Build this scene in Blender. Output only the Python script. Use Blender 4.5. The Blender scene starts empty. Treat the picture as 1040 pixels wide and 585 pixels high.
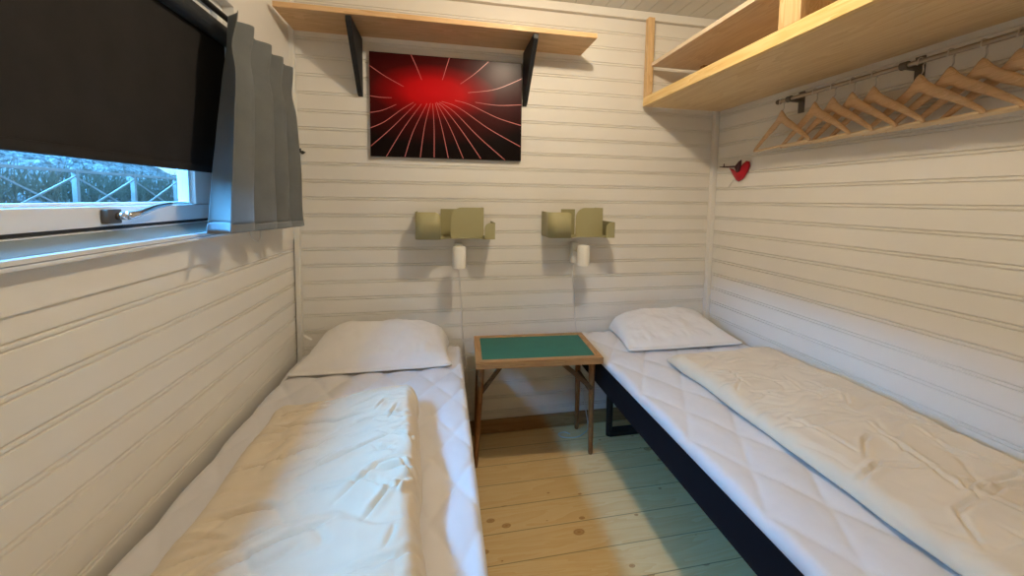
import bpy, bmesh, math, random
from math import sin, cos, pi, radians, exp, sqrt
from mathutils import Vector, Matrix, noise
random.seed(7)
scene = bpy.context.scene
COL = scene.collection

# ------------------------------------------------------------------ materials
def new_mat(name):
    m = bpy.data.materials.new(name); m.use_nodes = True
    nt = m.node_tree; nt.nodes.clear()
    out = nt.nodes.new('ShaderNodeOutputMaterial')
    return m, nt, out
def N(nt, kind, **kw):
    n = nt.nodes.new(kind)
    for k, v in kw.items():
        if k in n.inputs.keys(): n.inputs[k].default_value = v
        else: setattr(n, k, v)
    return n
def L(nt, a, b): nt.links.new(a, b)
def principled(nt, out, rough=.5, spec=.5, metal=0, col=None):
    p = nt.nodes.new('ShaderNodeBsdfPrincipled')
    p.inputs['Roughness'].default_value = rough
    p.inputs['Metallic'].default_value = metal
    p.inputs['Specular IOR Level'].default_value = spec
    if col: p.inputs['Base Color'].default_value = (*col, 1)
    L(nt, p.outputs[0], out.inputs['Surface'])
    return p
def coords(nt, scale=(1,1,1), rot=(0,0,0)):
    tc = nt.nodes.new('ShaderNodeTexCoord'); mp = nt.nodes.new('ShaderNodeMapping')
    mp.inputs['Scale'].default_value = scale; mp.inputs['Rotation'].default_value = rot
    L(nt, tc.outputs['Object'], mp.inputs['Vector'])
    return mp.outputs[0]
def ramp(nt, fac, stops):
    r = nt.nodes.new('ShaderNodeValToRGB')
    el = r.color_ramp.elements
    while len(el) < len(stops): el.new(.5)
    for e, (p, c) in zip(el, stops): e.position = p; e.color = (*c, 1)
    L(nt, fac, r.inputs[0]); return r.outputs[0]
def math_(nt, op, a, b=None):
    n = nt.nodes.new('ShaderNodeMath'); n.operation = op
    for i, v in enumerate((a, b)):
        if v is None: continue
        if isinstance(v, (int, float)): n.inputs[i].default_value = v
        else: L(nt, v, n.inputs[i])
    return n.outputs[0]
def mix(nt, fac, a, b, mode='MIX'):
    n = nt.nodes.new('ShaderNodeMix'); n.data_type = 'RGBA'; n.blend_type = mode
    for s, v in ((0, fac), (6, a), (7, b)):
        if isinstance(v, (int, float)): n.inputs[s].default_value = v
        elif isinstance(v, tuple): n.inputs[s].default_value = (*v, 1)
        else: L(nt, v, n.inputs[s])
    return n.outputs[2]
def bump(nt, p, h, strength=.3, dist=.002):
    b = nt.nodes.new('ShaderNodeBump'); b.inputs['Strength'].default_value = strength
    b.inputs['Distance'].default_value = dist
    L(nt, h, b.inputs['Height']); L(nt, b.outputs[0], p.inputs['Normal'])

def plain(name, col, rough=.5, spec=.5, metal=0, var=.05, scale=8, bmp=0):
    m, nt, out = new_mat(name)
    p = principled(nt, out, rough, spec, metal)
    n = N(nt, 'ShaderNodeTexNoise', Scale=scale, Detail=4.0)
    L(nt, coords(nt), n.inputs['Vector'])
    a = tuple(max(0, c*(1-var)) for c in col); b = tuple(min(1, c*(1+var)) for c in col)
    L(nt, ramp(nt, n.outputs['Fac'], [(.3, a), (.7, b)]), p.inputs['Base Color'])
    if bmp:
        n2 = N(nt, 'ShaderNodeTexNoise', Scale=scale*12, Detail=3.0)
        L(nt, coords(nt), n2.inputs['Vector'])
        bump(nt, p, n2.outputs['Fac'], bmp)
    return m

def wood(name, light, dark, axis='x', rough=.45, scale=1.0, knots=0):
    m, nt, out = new_mat(name)
    p = principled(nt, out, rough, .4)
    s = {'x': (1.3, 14, 14), 'y': (14, 1.3, 14), 'z': (14, 14, 1.3)}[axis]
    s = tuple(v*scale for v in s)
    vec = coords(nt, s)
    n1 = N(nt, 'ShaderNodeTexNoise', Scale=1.0, Detail=3.0, Distortion=1.2)
    L(nt, vec, n1.inputs['Vector'])
    n2 = N(nt, 'ShaderNodeTexNoise', Scale=7.0, Detail=4.0)
    L(nt, vec, n2.inputs['Vector'])
    rings = math_(nt, 'FRACT', math_(nt, 'MULTIPLY', n1.outputs['Fac'], 7.0))
    f = math_(nt, 'ADD', math_(nt, 'MULTIPLY', rings, .55), math_(nt, 'MULTIPLY', n2.outputs['Fac'], .45))
    col = ramp(nt, f, [(.15, light), (.85, dark)])
    if knots:
        v = N(nt, 'ShaderNodeTexVoronoi', Scale=knots)
        L(nt, coords(nt, tuple((.55 if q < 5 else 1.1) for q in s)), v.inputs['Vector'])
        k = ramp(nt, v.outputs['Distance'], [(.03, (1, 1, 1)), (.12, (0, 0, 0))])
        col = mix(nt, k, col, tuple(c*.45 for c in dark))
    L(nt, col, p.inputs['Base Color'])
    bump(nt, p, n2.outputs['Fac'], .08)
    return m

def floor_mat():
    m, nt, out = new_mat('pine_floorboards')
    p = principled(nt, out, .38, .45)
    tc = nt.nodes.new('ShaderNodeTexCoord'); sp = nt.nodes.new('ShaderNodeSeparateXYZ')
    L(nt, tc.outputs['Object'], sp.inputs[0])
    q = math_(nt, 'DIVIDE', math_(nt, 'ADD', sp.outputs[1], .018), .118)
    idx = math_(nt, 'FLOOR', q); fr = math_(nt, 'FRACT', q)
    cm = nt.nodes.new('ShaderNodeCombineXYZ')
    L(nt, math_(nt, 'ADD', sp.outputs[0], math_(nt, 'MULTIPLY', idx, 3.71)), cm.inputs[0])
    L(nt, sp.outputs[1], cm.inputs[1]); L(nt, idx, cm.inputs[2])
    def mapped(s):
        mp = nt.nodes.new('ShaderNodeMapping'); mp.inputs['Scale'].default_value = s
        L(nt, cm.outputs[0], mp.inputs['Vector']); return mp.outputs[0]
    n1 = N(nt, 'ShaderNodeTexNoise', Scale=1.0, Detail=3.0, Distortion=.8); L(nt, mapped((1.6, 16, 1)), n1.inputs['Vector'])
    n2 = N(nt, 'ShaderNodeTexNoise', Scale=1.0, Detail=5.0); L(nt, mapped((9, 160, 1)), n2.inputs['Vector'])
    rings = math_(nt, 'FRACT', math_(nt, 'MULTIPLY', n1.outputs['Fac'], 6.0))
    f = math_(nt, 'ADD', math_(nt, 'MULTIPLY', rings, .5), math_(nt, 'MULTIPLY', n2.outputs['Fac'], .5))
    col = ramp(nt, f, [(.1, (.97, .76, .42)), (.9, (.88, .61, .27))])
    wn = nt.nodes.new('ShaderNodeTexWhiteNoise'); wn.noise_dimensions = '1D'; L(nt, idx, wn.inputs['W'])
    tint = ramp(nt, wn.outputs['Value'], [(0, (.93, .90, .86)), (1, (1, 1, 1))])
    col = mix(nt, 1.0, col, tint, 'MULTIPLY')
    v = N(nt, 'ShaderNodeTexVoronoi', Scale=1.0); v.voronoi_dimensions = '2D'
    L(nt, mapped((6, 10, 1)), v.inputs['Vector'])
    wn2 = nt.nodes.new('ShaderNodeTexWhiteNoise'); wn2.noise_dimensions = '3D'; L(nt, v.outputs['Position'], wn2.inputs['Vector'])
    size = math_(nt, 'MULTIPLY', math_(nt, 'POWER', wn2.outputs['Value'], 2.5), .14)
    kd = math_(nt, 'DIVIDE', v.outputs['Distance'], math_(nt, 'ADD', size, .008))
    k = ramp(nt, kd, [(.0, (.85, .85, .85)), (.5, (.5, .5, .5)), (.75, (.75, .75, .75)), (1.0, (0, 0, 0))])
    col = mix(nt, k, col, (.46, .165, .03))
    e = math_(nt, 'MINIMUM', fr, math_(nt, 'SUBTRACT', 1.0, fr))
    seam = ramp(nt, e, [(.006, (1, 1, 1)), (.018, (0, 0, 0))])
    col = mix(nt, math_(nt, 'MULTIPLY', seam, .7), col, (.22, .12, .05))
    L(nt, col, p.inputs['Base Color'])
    bump(nt, p, math_(nt, 'SUBTRACT', n2.outputs['Fac'], math_(nt, 'MULTIPLY', seam, 3.0)), .15)
    return m

def cloth(name, col, rough=.85, translucent=0, weave=900, var=.05, sheen=.2):
    m, nt, out = new_mat(name)
    p = principled(nt, out, rough, .2)
    p.inputs['Sheen Weight'].default_value = sheen
    n = N(nt, 'ShaderNodeTexNoise', Scale=14.0, Detail=4.0); L(nt, coords(nt), n.inputs['Vector'])
    w = N(nt, 'ShaderNodeTexNoise', Scale=float(weave), Detail=2.0); L(nt, coords(nt), w.inputs['Vector'])
    a = tuple(c*(1-var) for c in col); b = tuple(min(1, c*(1+var)) for c in col)
    c = ramp(nt, n.outputs['Fac'], [(.3, a), (.7, b)])
    L(nt, c, p.inputs['Base Color'])
    bump(nt, p, math_(nt, 'ADD', w.outputs['Fac'], math_(nt, 'MULTIPLY', n.outputs['Fac'], 2.0)), .12)
    if translucent:
        t = nt.nodes.new('ShaderNodeBsdfTranslucent'); L(nt, c, t.inputs['Color'])
        ms = nt.nodes.new('ShaderNodeMixShader'); ms.inputs[0].default_value = translucent
        L(nt, p.outputs[0], ms.inputs[1]); L(nt, t.outputs[0], ms.inputs[2]); L(nt, ms.outputs[0], out.inputs['Surface'])
    return m

def glass_mat():
    m, nt, out = new_mat('window_pane_glass')
    t = nt.nodes.new('ShaderNodeBsdfTransparent'); t.inputs[0].default_value = (.93, .97, .98, 1)
    g = nt.nodes.new('ShaderNodeBsdfGlossy'); g.inputs['Roughness'].default_value = .02
    n = N(nt, 'ShaderNodeTexNoise', Scale=3.0); L(nt, coords(nt), n.inputs['Vector'])
    f = nt.nodes.new('ShaderNodeFresnel'); f.inputs[0].default_value = 1.45
    ms = nt.nodes.new('ShaderNodeMixShader')
    ge = nt.nodes.new('ShaderNodeNewGeometry')             # reflect only on entering the pane, not again on leaving it
    fr = math_(nt, 'MULTIPLY', f.outputs[0], math_(nt, 'SUBTRACT', 1.0, ge.outputs['Backfacing']))
    L(nt, math_(nt, 'MULTIPLY', fr, math_(nt, 'ADD', math_(nt, 'MULTIPLY', n.outputs['Fac'], .1), .85)), ms.inputs[0])
    L(nt, t.outputs[0], ms.inputs[1]); L(nt, g.outputs[0], ms.inputs[2]); L(nt, ms.outputs[0], out.inputs['Surface'])
    return m

def art_mat(cx, cz, rx, rz):
    m, nt, out = new_mat('glossy_red_black_print')
    p = principled(nt, out, .30, .12)
    tc = nt.nodes.new('ShaderNodeTexCoord'); sp = nt.nodes.new('ShaderNodeSeparateXYZ'); L(nt, tc.outputs['Object'], sp.inputs[0])
    dx = math_(nt, 'DIVIDE', math_(nt, 'SUBTRACT', sp.outputs[0], cx), rx)
    dz = math_(nt, 'DIVIDE', math_(nt, 'SUBTRACT', sp.outputs[2], cz), rz)
    d = math_(nt, 'SQRT', math_(nt, 'ADD', math_(nt, 'MULTIPLY', dx, dx), math_(nt, 'MULTIPLY', dz, dz)))
    n = N(nt, 'ShaderNodeTexNoise', Scale=30.0); L(nt, tc.outputs['Object'], n.inputs['Vector'])
    d = math_(nt, 'ADD', d, math_(nt, 'MULTIPLY', math_(nt, 'SUBTRACT', n.outputs['Fac'], .5), .06))
    d = math_(nt, 'DIVIDE', d, 3.0)
    L(nt, ramp(nt, d, [(.0, (.56, .003, .006)), (.22, (.48, .002, .004)), (.34, (.24, .001, .002)), (.52, (.055, .001, .001)), (1.0, (.004, .001, .001))]), p.inputs['Base Color'])
    return m

M = {}
M['wall'] = plain('white_painted_boards', (.80, .765, .70), .42, .4, var=.025, scale=3, bmp=.02)
M['trim'] = plain('white_painted_trim', (.80, .775, .72), .4, .4, var=.02, scale=3)
M['ceil'] = plain('white_painted_ceiling', (.74, .73, .68), .5, .3, var=.02, scale=3)
M['floor'] = floor_mat()
M['baseboard'] = wood('varnished_pine_skirting', (.42, .25, .11), (.30, .16, .06), 'x')
M['pine_x'] = wood('planed_pine_board', (.74, .48, .25), (.58, .34, .15), 'x', knots=.9)
M['pine_y'] = wood('pale_pine_plywood', (.82, .62, .36), (.68, .46, .22), 'y', knots=.7)
M['pine_lip'] = wood('varnished_yellow_pine_lip', (.88, .66, .32), (.72, .46, .16), 'y', rough=.3)
M['pine_z'] = wood('pine_post_wood', (.76, .53, .28), (.58, .36, .16), 'z')
M['pine_dark'] = wood('brown_pine_block', (.45, .22, .09), (.30, .13, .05), 'y')
M['pine_edge'] = wood('pale_pine_edge', (.80, .66, .50), (.66, .50, .34), 'y')
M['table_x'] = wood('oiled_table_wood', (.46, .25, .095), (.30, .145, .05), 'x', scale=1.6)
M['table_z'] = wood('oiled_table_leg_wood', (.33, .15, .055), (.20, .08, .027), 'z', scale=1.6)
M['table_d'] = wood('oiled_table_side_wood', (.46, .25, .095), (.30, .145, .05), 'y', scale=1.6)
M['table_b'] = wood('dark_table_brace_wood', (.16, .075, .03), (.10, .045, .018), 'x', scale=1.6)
M['felt'] = cloth('green_baize_felt', (.014, .125, .068), .95, 0, 500, .08)
M['hanger'] = wood('pale_beech_hanger_wood', (.74, .50, .29), (.60, .37, .19), 'x', scale=2.5)
M['bar'] = wood('pale_beech_bar_wood', (.84, .66, .42), (.74, .54, .32), 'x', scale=2.5)
M['steel'] = plain('brushed_steel_wire', (.62, .60, .57), .3, .5, 1.0)
M['chrome'] = plain('polished_chrome', (.75, .76, .78), .16, .5, 1.0)
M['rail'] = plain('aged_metal_rail', (.42, .36, .29), .34, .5, 1.0)
M['dark_metal'] = plain('dark_bracket_metal', (.14, .12, .10), .45, .5, .6)
M['black'] = plain('black_powder_coat', (.012, .012, .013), .5, .4)
M['black_cloth'] = cloth('black_bed_base_fabric', (.006, .006, .009), .9, 0, 700, .1, 0.0)
M['blind'] = cloth('black_blackout_fabric', (.020, .018, .017), .8, 0, 600, .12, 0.0)
M['cassette'] = plain('grey_blind_cassette_metal', (.045, .05, .056), .5, .3, .2)
M['curtain'] = cloth('grey_linen_curtain', (.27, .28, .275), .9, .5, 700, .07)
M['hem'] = cloth('grey_linen_hem', (.20, .215, .23), .9, .12, 700, .07)
M['pad'] = cloth('white_quilted_cotton', (.68, .66, .66), .9, 0, 700, .02)
M['pillow'] = cloth('white_pillow_cotton', (.78, .75, .72), .9, 0, 900, .02)
M['duvet'] = cloth('cream_duvet_cotton', (.70, .605, .465), .9, 0, 900, .025)
M['olive'] = plain('olive_green_lacquer', (.37, .335, .17), .45, .4, var=.03)
M['white'] = plain('white_plastic', (.84, .82, .76), .35, .5, var=.01)
M['cord'] = plain('pale_cord_plastic', (.74, .72, .68), .45, .5)
M['red'] = cloth('red_felt', (.42, .012, .022), .9, 0, 400, .15)
M['maroon'] = plain('dark_maroon_felt', (.05, .006, .010), .8)
M['line'] = plain('pink_print_line', (.62, .17, .16), .3)
M['winpaint'] = plain('white_window_paint', (.78, .79, .78), .35, .45, var=.015)
M['sill'] = plain('grey_painted_sill', (.22, .25, .235), .45, .4)
M['seal'] = plain('black_window_seal', (.02, .02, .022), .6)
M['glass'] = glass_mat()
M['alu'] = plain('white_aluminium_strip', (.80, .83, .86), .25, .6, .2)

# ------------------------------------------------------------------ mesh helpers
def finish(bm, name, m, parent=None, smooth=False, base=None):
    me = bpy.data.meshes.new(name)
    bmesh.ops.recalc_face_normals(bm, faces=bm.faces[:])
    bm.to_mesh(me); bm.free()
    for mm in (m if isinstance(m, (list, tuple)) else [m]): me.materials.append(M[mm] if isinstance(mm, str) else mm)
    if smooth:
        for p in me.polygons: p.use_smooth = True
    o = bpy.data.objects.new(name, me); COL.objects.link(o)
    if parent:
        o.parent = parent
        off = -Vector(parent.matrix_basis.translation)
        pp = parent.parent
        while pp: off -= Vector(pp.matrix_basis.translation); pp = pp.parent
        me.transform(Matrix.Translation(off))
    elif base is not None:
        me.transform(Matrix.Translation(-Vector(base))); o.location = base
    return o
def smooth_angle(o, deg=40):
    me = o.data
    for p in me.polygons: p.use_smooth = True
    bm = bmesh.new(); bm.from_mesh(me)
    for e in bm.edges:
        if len(e.link_faces) == 2 and e.calc_face_angle(0) > radians(deg): e.smooth = False
    bm.to_mesh(me); bm.free()
    return o
def empty(name, loc, label=None, cat=None, group=None, kind=None):
    o = bpy.data.objects.new(name, None); COL.objects.link(o); o.location = loc; o.empty_display_size = .05
    tag(o, label, cat, group, kind); return o
def tag(o, label=None, cat=None, group=None, kind=None):
    if label: o['label'] = label
    if cat: o['category'] = cat
    if group: o['group'] = group
    if kind: o['kind'] = kind
    return o
def box(bm, lo, hi, bev=0, seg=2, mi=0):
    r = bmesh.ops.create_cube(bm, size=1)
    vs = r['verts']
    c = [(a+b)/2 for a, b in zip(lo, hi)]; s = [abs(b-a) for a, b in zip(lo, hi)]
    for v in vs: v.co = Vector((c[i]+v.co[i]*s[i] for i in range(3)))
    fs = {f for v in vs for f in v.link_faces}
    for f in fs: f.material_index = mi
    if bev:
        es = list({e for v in vs for e in v.link_edges})
        bmesh.ops.bevel(bm, geom=es, offset=bev, segments=seg, affect='EDGES', profile=.7)
def obar(bm, a, b, w, h, bev=0, up=(0, 0, 1)):
    """a box beam from a to b, w wide (sideways), h tall along up"""
    a = Vector(a); b = Vector(b); d = (b-a); ln = d.length; d.normalize()
    u = Vector(up); s = d.cross(u)
    if s.length < 1e-4: s = d.cross(Vector((1, 0, 0)))
    s.normalize(); u = s.cross(d)
    r = bmesh.ops.create_cube(bm, size=1); vs = r['verts']; c = (a+b)/2
    for v in vs: v.co = c + d*(v.co.x*ln) + s*(v.co.y*w) + u*(v.co.z*h)
    if bev:
        es = list({e for v in vs for e in v.link_edges})
        bmesh.ops.bevel(bm, geom=es, offset=bev, segments=2, affect='EDGES', profile=.7)
def smooth_path(pts, sub=6):
    pts = [Vector(p) for p in pts]; out = []
    for i in range(len(pts)-1):
        p0 = pts[max(i-1, 0)]; p1 = pts[i]; p2 = pts[i+1]; p3 = pts[min(i+2, len(pts)-1)]
        for k in range(sub):
            t = k/sub
            out.append(.5*((2*p1)+(-p0+p2)*t+(2*p0-5*p1+4*p2-p3)*t*t+(-p0+3*p1-3*p2+p3)*t**3))
    out.append(pts[-1]); return out
def tube(bm, pts, r, seg=10, cap=True):
    pts = [Vector(p) for p in pts]; rings = []
    t0 = (pts[1]-pts[0]).normalized()
    ref = Vector((0, 0, 1)) if abs(t0.z) < .9 else Vector((1, 0, 0))
    for i, p in enumerate(pts):
        t = (pts[min(i+1, len(pts)-1)]-pts[max(i-1, 0)]).normalized()
        s = t.cross(ref)
        if s.length < 1e-5: s = t.cross(Vector((0, 1, 0)))
        s.normalize(); u = s.cross(t); ref = u
        rr = r[i] if isinstance(r, (list, tuple)) else r
        rings.append([bm.verts.new(p+(s*cos(2*pi*k/seg)+u*sin(2*pi*k/seg))*rr) for k in range(seg)])
    for a, b in zip(rings, rings[1:]):
        for k in range(seg): bm.faces.new((a[k], a[(k+1) % seg], b[(k+1) % seg], b[k]))
    if cap: bm.faces.new(rings[0][::-1]); bm.faces.new(rings[-1])
def lathe(bm, prof, c, seg=32):
    rings = []
    for r, z in prof:
        rings.append([bm.verts.new((c[0]+r*cos(2*pi*k/seg), c[1]+r*sin(2*pi*k/seg), c[2]+z)) for k in range(seg)])
    for a, b in zip(rings, rings[1:]):
        for k in range(seg): bm.faces.new((a[k], a[(k+1) % seg], b[(k+1) % seg], b[k]))
    bm.faces.new(rings[0]); bm.faces.new(rings[-1])
def prism(bm, poly, d, axis):
    """polygon (list of 3-D points) pushed along vector d"""
    a = [bm.verts.new(p) for p in poly]; b = [bm.verts.new(Vector(p)+Vector(d)) for p in poly]
    n = len(poly)
    bm.faces.new(a[::-1]); bm.faces.new(b)
    for i in range(n): bm.faces.new((a[i], a[(i+1) % n], b[(i+1) % n], b[i]))
def grid_surface(bm, P, closed_u=False):
    V_ = [[bm.verts.new(p) for p in row] for row in P]
    for i in range(len(V_)-1):
        for j in range(len(V_[0])-1):
            bm.faces.new((V_[i][j], V_[i+1][j], V_[i+1][j+1], V_[i][j+1]))
    return V_
def fbm(x, y, z=0, o=3):
    return noise.fractal(Vector((x, y, z)), 1.0, 2.0, o)

# ------------------------------------------------------------------ room
W, H, YF = 2.2, 2.236, -2.35
ZG, PITCH = .679-8*.0803, .0803        # groove heights

def board_profile(z0, z1):
    pts = [(z0, 0.0)]
    k = 0
    while True:
        g = ZG+k*PITCH; k += 1
        if g > z1-.01: break
        for c in (g-.0115, g):
            if c-.002 > z0 and c+.002 < z1:
                pts += [(c-.0030, 0), (c-.0012, -.0048), (c+.0012, -.0048), (c+.0030, 0)]
    pts.append((z1, 0)); return pts
def board_wall(bm, z0, z1, place, a, b, thick=.1):
    """place(s, d, z): point at s along the wall, d out of the wall face"""
    pr = board_profile(z0, z1)+[(z1, -thick), (z0, -thick)]
    A = [bm.verts.new(place(a, d, z)) for z, d in pr]; B = [bm.verts.new(place(b, d, z)) for z, d in pr]
    n = len(pr)
    for i in range(n): bm.faces.new((A[i], A[(i+1) % n], B[(i+1) % n], B[i]))
    bm.faces.new(A[::-1]); bm.faces.new(B)

bm = bmesh.new(); board_wall(bm, 0, H, lambda s, d, z: (s, -d, z), 0, W); tag(finish(bm, 'wall_back', 'wall'), kind='structure')
bm = bmesh.new(); board_wall(bm, 0, H, lambda s, d, z: (W-d, s, z), .1, YF-.1); tag(finish(bm, 'wall_right', 'wall'), kind='structure')
bm = bmesh.new(); board_wall(bm, 0, H, lambda s, d, z: (s, YF+d, z), 0, W); tag(finish(bm, 'wall_front', 'wall'), kind='structure')
WY0, WY1, WZ0, WZ1 = -1.95, -.47, 1.136, 1.86       # window opening
PZ = 1.046
bm = bmesh.new()
board_wall(bm, 0, PZ, lambda s, d, z: (d, s, z), .1, YF-.1)
box(bm, (-.1, YF-.1, PZ), (.006, .1, WZ0-.016)); box(bm, (-.1, YF-.1, WZ1), (.006, .1, H))
box(bm, (-.1, YF-.1, WZ0-.016), (.006, WY0, WZ1)); box(bm, (-.1, WY1, WZ0-.016), (.006, .1, WZ1))
tag(finish(bm, 'wall_left', 'wall'), kind='structure')
bm = bmesh.new(); box(bm, (-.1, YF-.1, -.1), (W+.1, .1, 0)); tag(finish(bm, 'floor', 'floor'), kind='structure')
# ceiling boards run away from the camera
bm = bmesh.new()
x = -.1; pr = [(-.1, 0)]
while x < W+.1:
    pr += [(x+.0775, 0), (x+.0785, .004), (x+.0805, .004), (x+.0815, 0)]; x += .08
pr += [(W+.2, 0), (W+.2, .1), (-.1, .1)]
A = [bm.verts.new((px, .1, H+dz)) for px, dz in pr]; B = [bm.verts.new((px, YF-.1, H+dz)) for px, dz in pr]
for i in range(len(pr)): bm.faces.new((A[i], A[(i+1) % len(pr)], B[(i+1) % len(pr)], B[i]))
bm.faces.new(A); bm.faces.new(B[::-1])
tag(finish(bm, 'ceiling', 'ceil'), kind='structure')
# trims
def moulding(name, pts, m='trim', bev=.003):
    bm = bmesh.new()
    for lo, hi in pts: box(bm, lo, hi, bev)
    return tag(finish(bm, name, m), kind='structure')
moulding('trim_1', [((.006, -.026, .075), (.026, -.0005, H-.042))])
moulding('trim_2', [((W-.026, -.026, .075), (W-.0005, -.0005, H-.042))])
moulding('trim_3', [((.0065, -.022, H-.042), (W-.001, -.0005, H-.0005))])
moulding('trim_4', [((W-.022, YF+.001, H-.042), (W-.0005, -.023, H-.0005))])
moulding('trim_5', [((.0065, YF+.001, H-.042), (.026, -.023, H-.0005))])
bm = bmesh.new()                                        # small dark nail heads along the ceiling trim
moulding('baseboard_back', [((.03, -.016, .0005), (W-.03, -.0005, .071))], 'baseboard')
moulding('baseboard_right', [((W-.016, YF+.02, .0005), (W-.0005, -.018, .071))], 'baseboard')
moulding('baseboard_left', [((.0005, YF+.02, .0005), (.016, -.018, .071))], 'baseboard')
bm.free()

# ------------------------------------------------------------------ window
win = empty('window_1', (-.05, (WY0+WY1)/2, WZ0), kind='structure')
bm = bmesh.new()                                        # outer frame
box(bm, (-.1, WY0, WZ0-.015), (-.028, WY0+.03, WZ1)); box(bm, (-.1, WY1-.03, WZ0-.015), (-.028, WY1, WZ1))
box(bm, (-.1, WY0+.03, WZ1-.03), (-.028, WY1-.03, WZ1)); box(bm, (-.1, WY0+.03, WZ0-.015), (-.04, WY1-.03, WZ0+.026))
finish(bm, 'window_frame', 'winpaint', win)
S0, S1 = WY0+.033, WY1-.033
bm = bmesh.new()                                        # sash: rails and stiles, stepped towards the pane
box(bm, (-.09, S0, WZ0+.034), (-.045, S1, WZ0+.078), .004); box(bm, (-.09, S0, WZ1-.075), (-.045, S1, WZ1-.033), .004)
box(bm, (-.09, S0, WZ0+.079), (-.045, S0+.05, WZ1-.076), .004); box(bm, (-.09, S1-.115, WZ0+.079), (-.045, S1, WZ1-.076), .004)
box(bm, (-.085, S0+.05, WZ0+.079), (-.06, S1-.115, WZ0+.086), .002)
box(bm, (-.085, S1-.126, WZ0+.079), (-.056, S1-.116, WZ1-.076), .002)
finish(bm, 'window_sash', 'winpaint', win)
bm = bmesh.new(); box(bm, (-.088, S0+.002, WZ0+.0265), (-.05, S1-.002, WZ0+.0335)); finish(bm, 'window_seal', 'seal', win)
bm = bmesh.new(); box(bm, (-.074, S0+.045, WZ0+.075), (-.070, S1-.11, WZ1-.072)); finish(bm, 'window_pane', 'glass', win)
bm = bmesh.new()                                        # sill: sloped board and nosing
prism(bm, [(-.04, WY0, WZ0-.015), (.008, WY0, WZ0-.015), (.008, WY0, WZ0+.002), (-.04, WY0, WZ0+.024)], (0, WY1-WY0, 0), 'y')
finish(bm, 'window_sill', 'sill', win)
bm = bmesh.new()
box(bm, (.0065, WY0-.05, WZ0-.016), (.034, WY1+.04, WZ0-.009), .002); box(bm, (.0065, WY0-.05, WZ0-.008), (.028, WY1+.04, WZ0+.001), .002)
finish(bm, 'sill_nosing', 'alu', win)
hd = bmesh.new()                                        # handle: rose plus lever
HY = -.92
box(hd, (-.044, HY-.018, WZ0+.040), (-.030, HY+.018, WZ0+.072), .003)
h1 = finish(hd, 'handle_plate', 'dark_metal', win)
hd = bmesh.new()
tube(hd, [(-.031, HY+.008, WZ0+.056), (-.012, HY+.010, WZ0+.057)], .009, 14)
tube(hd, smooth_path([(-.012, HY+.006, WZ0+.057), (-.006, HY+.03, WZ0+.062), (-.006, HY+.08, WZ0+.075), (-.006, HY+.135, WZ0+.083)], 5),
     [.010-.0055*i/15 for i in range(16)], 10)
finish(hd, 'handle', 'chrome', win, True)

# ------------------------------------------------------------------ blind, rod, curtain
bl = empty('roller_blind', (-.015, -1.2, 1.30), 'black roller blind pulled down over the window on the left wall', 'blind')
bm = bmesh.new(); box(bm, (-.0175, -1.90, 1.331), (-.0160, -.490, 1.745)); o = finish(bm, 'blind_fabric', 'blind', bl)
bm = bmesh.new(); box(bm, (-.0225, -1.90, 1.310), (-.0115, -.490, 1.3315), .004); finish(bm, 'bottom_bar', 'blind', bl)
bm = bmesh.new(); tube(bm, [(-.003, -1.915, 1.748), (-.003, -.480, 1.748)], .027, 24); finish(bm, 'blind_cassette', 'cassette', bl, False)

RX = .075; RZ = 1.772; RR = .042
rod = empty('curtain_rod', (RR, -1.2, RZ), 'black rod holding the short grey curtain above the window', 'curtain rod')
bm = bmesh.new(); tube(bm, [(RR, -2.05, RZ), (RR, -.17, RZ)], .008, 14); smooth_angle(finish(bm, 'rod', 'black', rod))
for yy in (-.24, -1.98):
    bm = bmesh.new(); tube(bm, [(.0065, yy, RZ), (RR-.008, yy, RZ)], .006, 10); box(bm, (.0065, yy-.014, RZ-.02), (.011, yy+.014, RZ+.02), .002)
    finish(bm, 'rod_bracket', 'black', rod)

cu = empty('curtain', (RX, -.45, 1.12), 'short grey linen curtain gathered at the right end of the window', 'curtain')
def curtain_pt(s, t):
    """s 0 (near) .. 1 (far), t 0 top .. 1 bottom"""
    ph = (s*4.5+.1*sin(s*9))*2*pi
    y = (-.650+.46*s)*(1-t) + (-.805+.620*s)*t
    pinch = exp(-((t-.16)/.09)**2)                       # pleats are nipped in a little below the heading
    fold = .5+.5*cos(ph); fold = fold**1.7               # rounded fronts, narrow creases between
    amp = (.027+.022*t)*(1-.35*pinch)
    xx = RX-.006 + amp*(fold*1.5-.35) + .006*fbm(s*5, t*2, 3)*t
    y += .024*sin(ph+.7)*(.3+.7*t) + .010*t*sin(s*7+1)
    z = 1.775-.030*s-.006*(1-fold)
    zb = 1.142-.022*s + .004*sin(ph)
    z = z*(1-t)+zb*t
    if s > .93:                                          # the far end turns back to the wall
        k = (s-.93)/.07; xx -= .025*k; z -= .022*k*(1-t)
    return Vector((max(xx, RR+.0105 if t < .12 else .02), y, z))
NS, NT = 150, 70
for nm, t0, t1, mt, nt_ in (('curtain_panel', 0, .962, 'curtain', NT), ('curtain_hem', .962, 1, 'hem', 4)):
    bm = bmesh.new()
    grid_surface(bm, [[curtain_pt(i/NS, t0+(t1-t0)*j/nt_) for j in range(nt_+1)] for i in range(NS+1)])
    o = finish(bm, nm, mt, cu, True)
    md = o.modifiers.new('thickness', 'SOLIDIFY'); md.thickness = .0016 if nm != 'curtain_hem' else .003; md.offset = 0
bm = bmesh.new()
tube(bm, smooth_path([(.016, -.445, 1.19), (.018, -.443, 1.11), (.022, -.425, 1.085), (.022, -.400, 1.078), (.02, -.378, 1.10), (.016, -.372, 1.19)], 6), .0022, 8)
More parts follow.
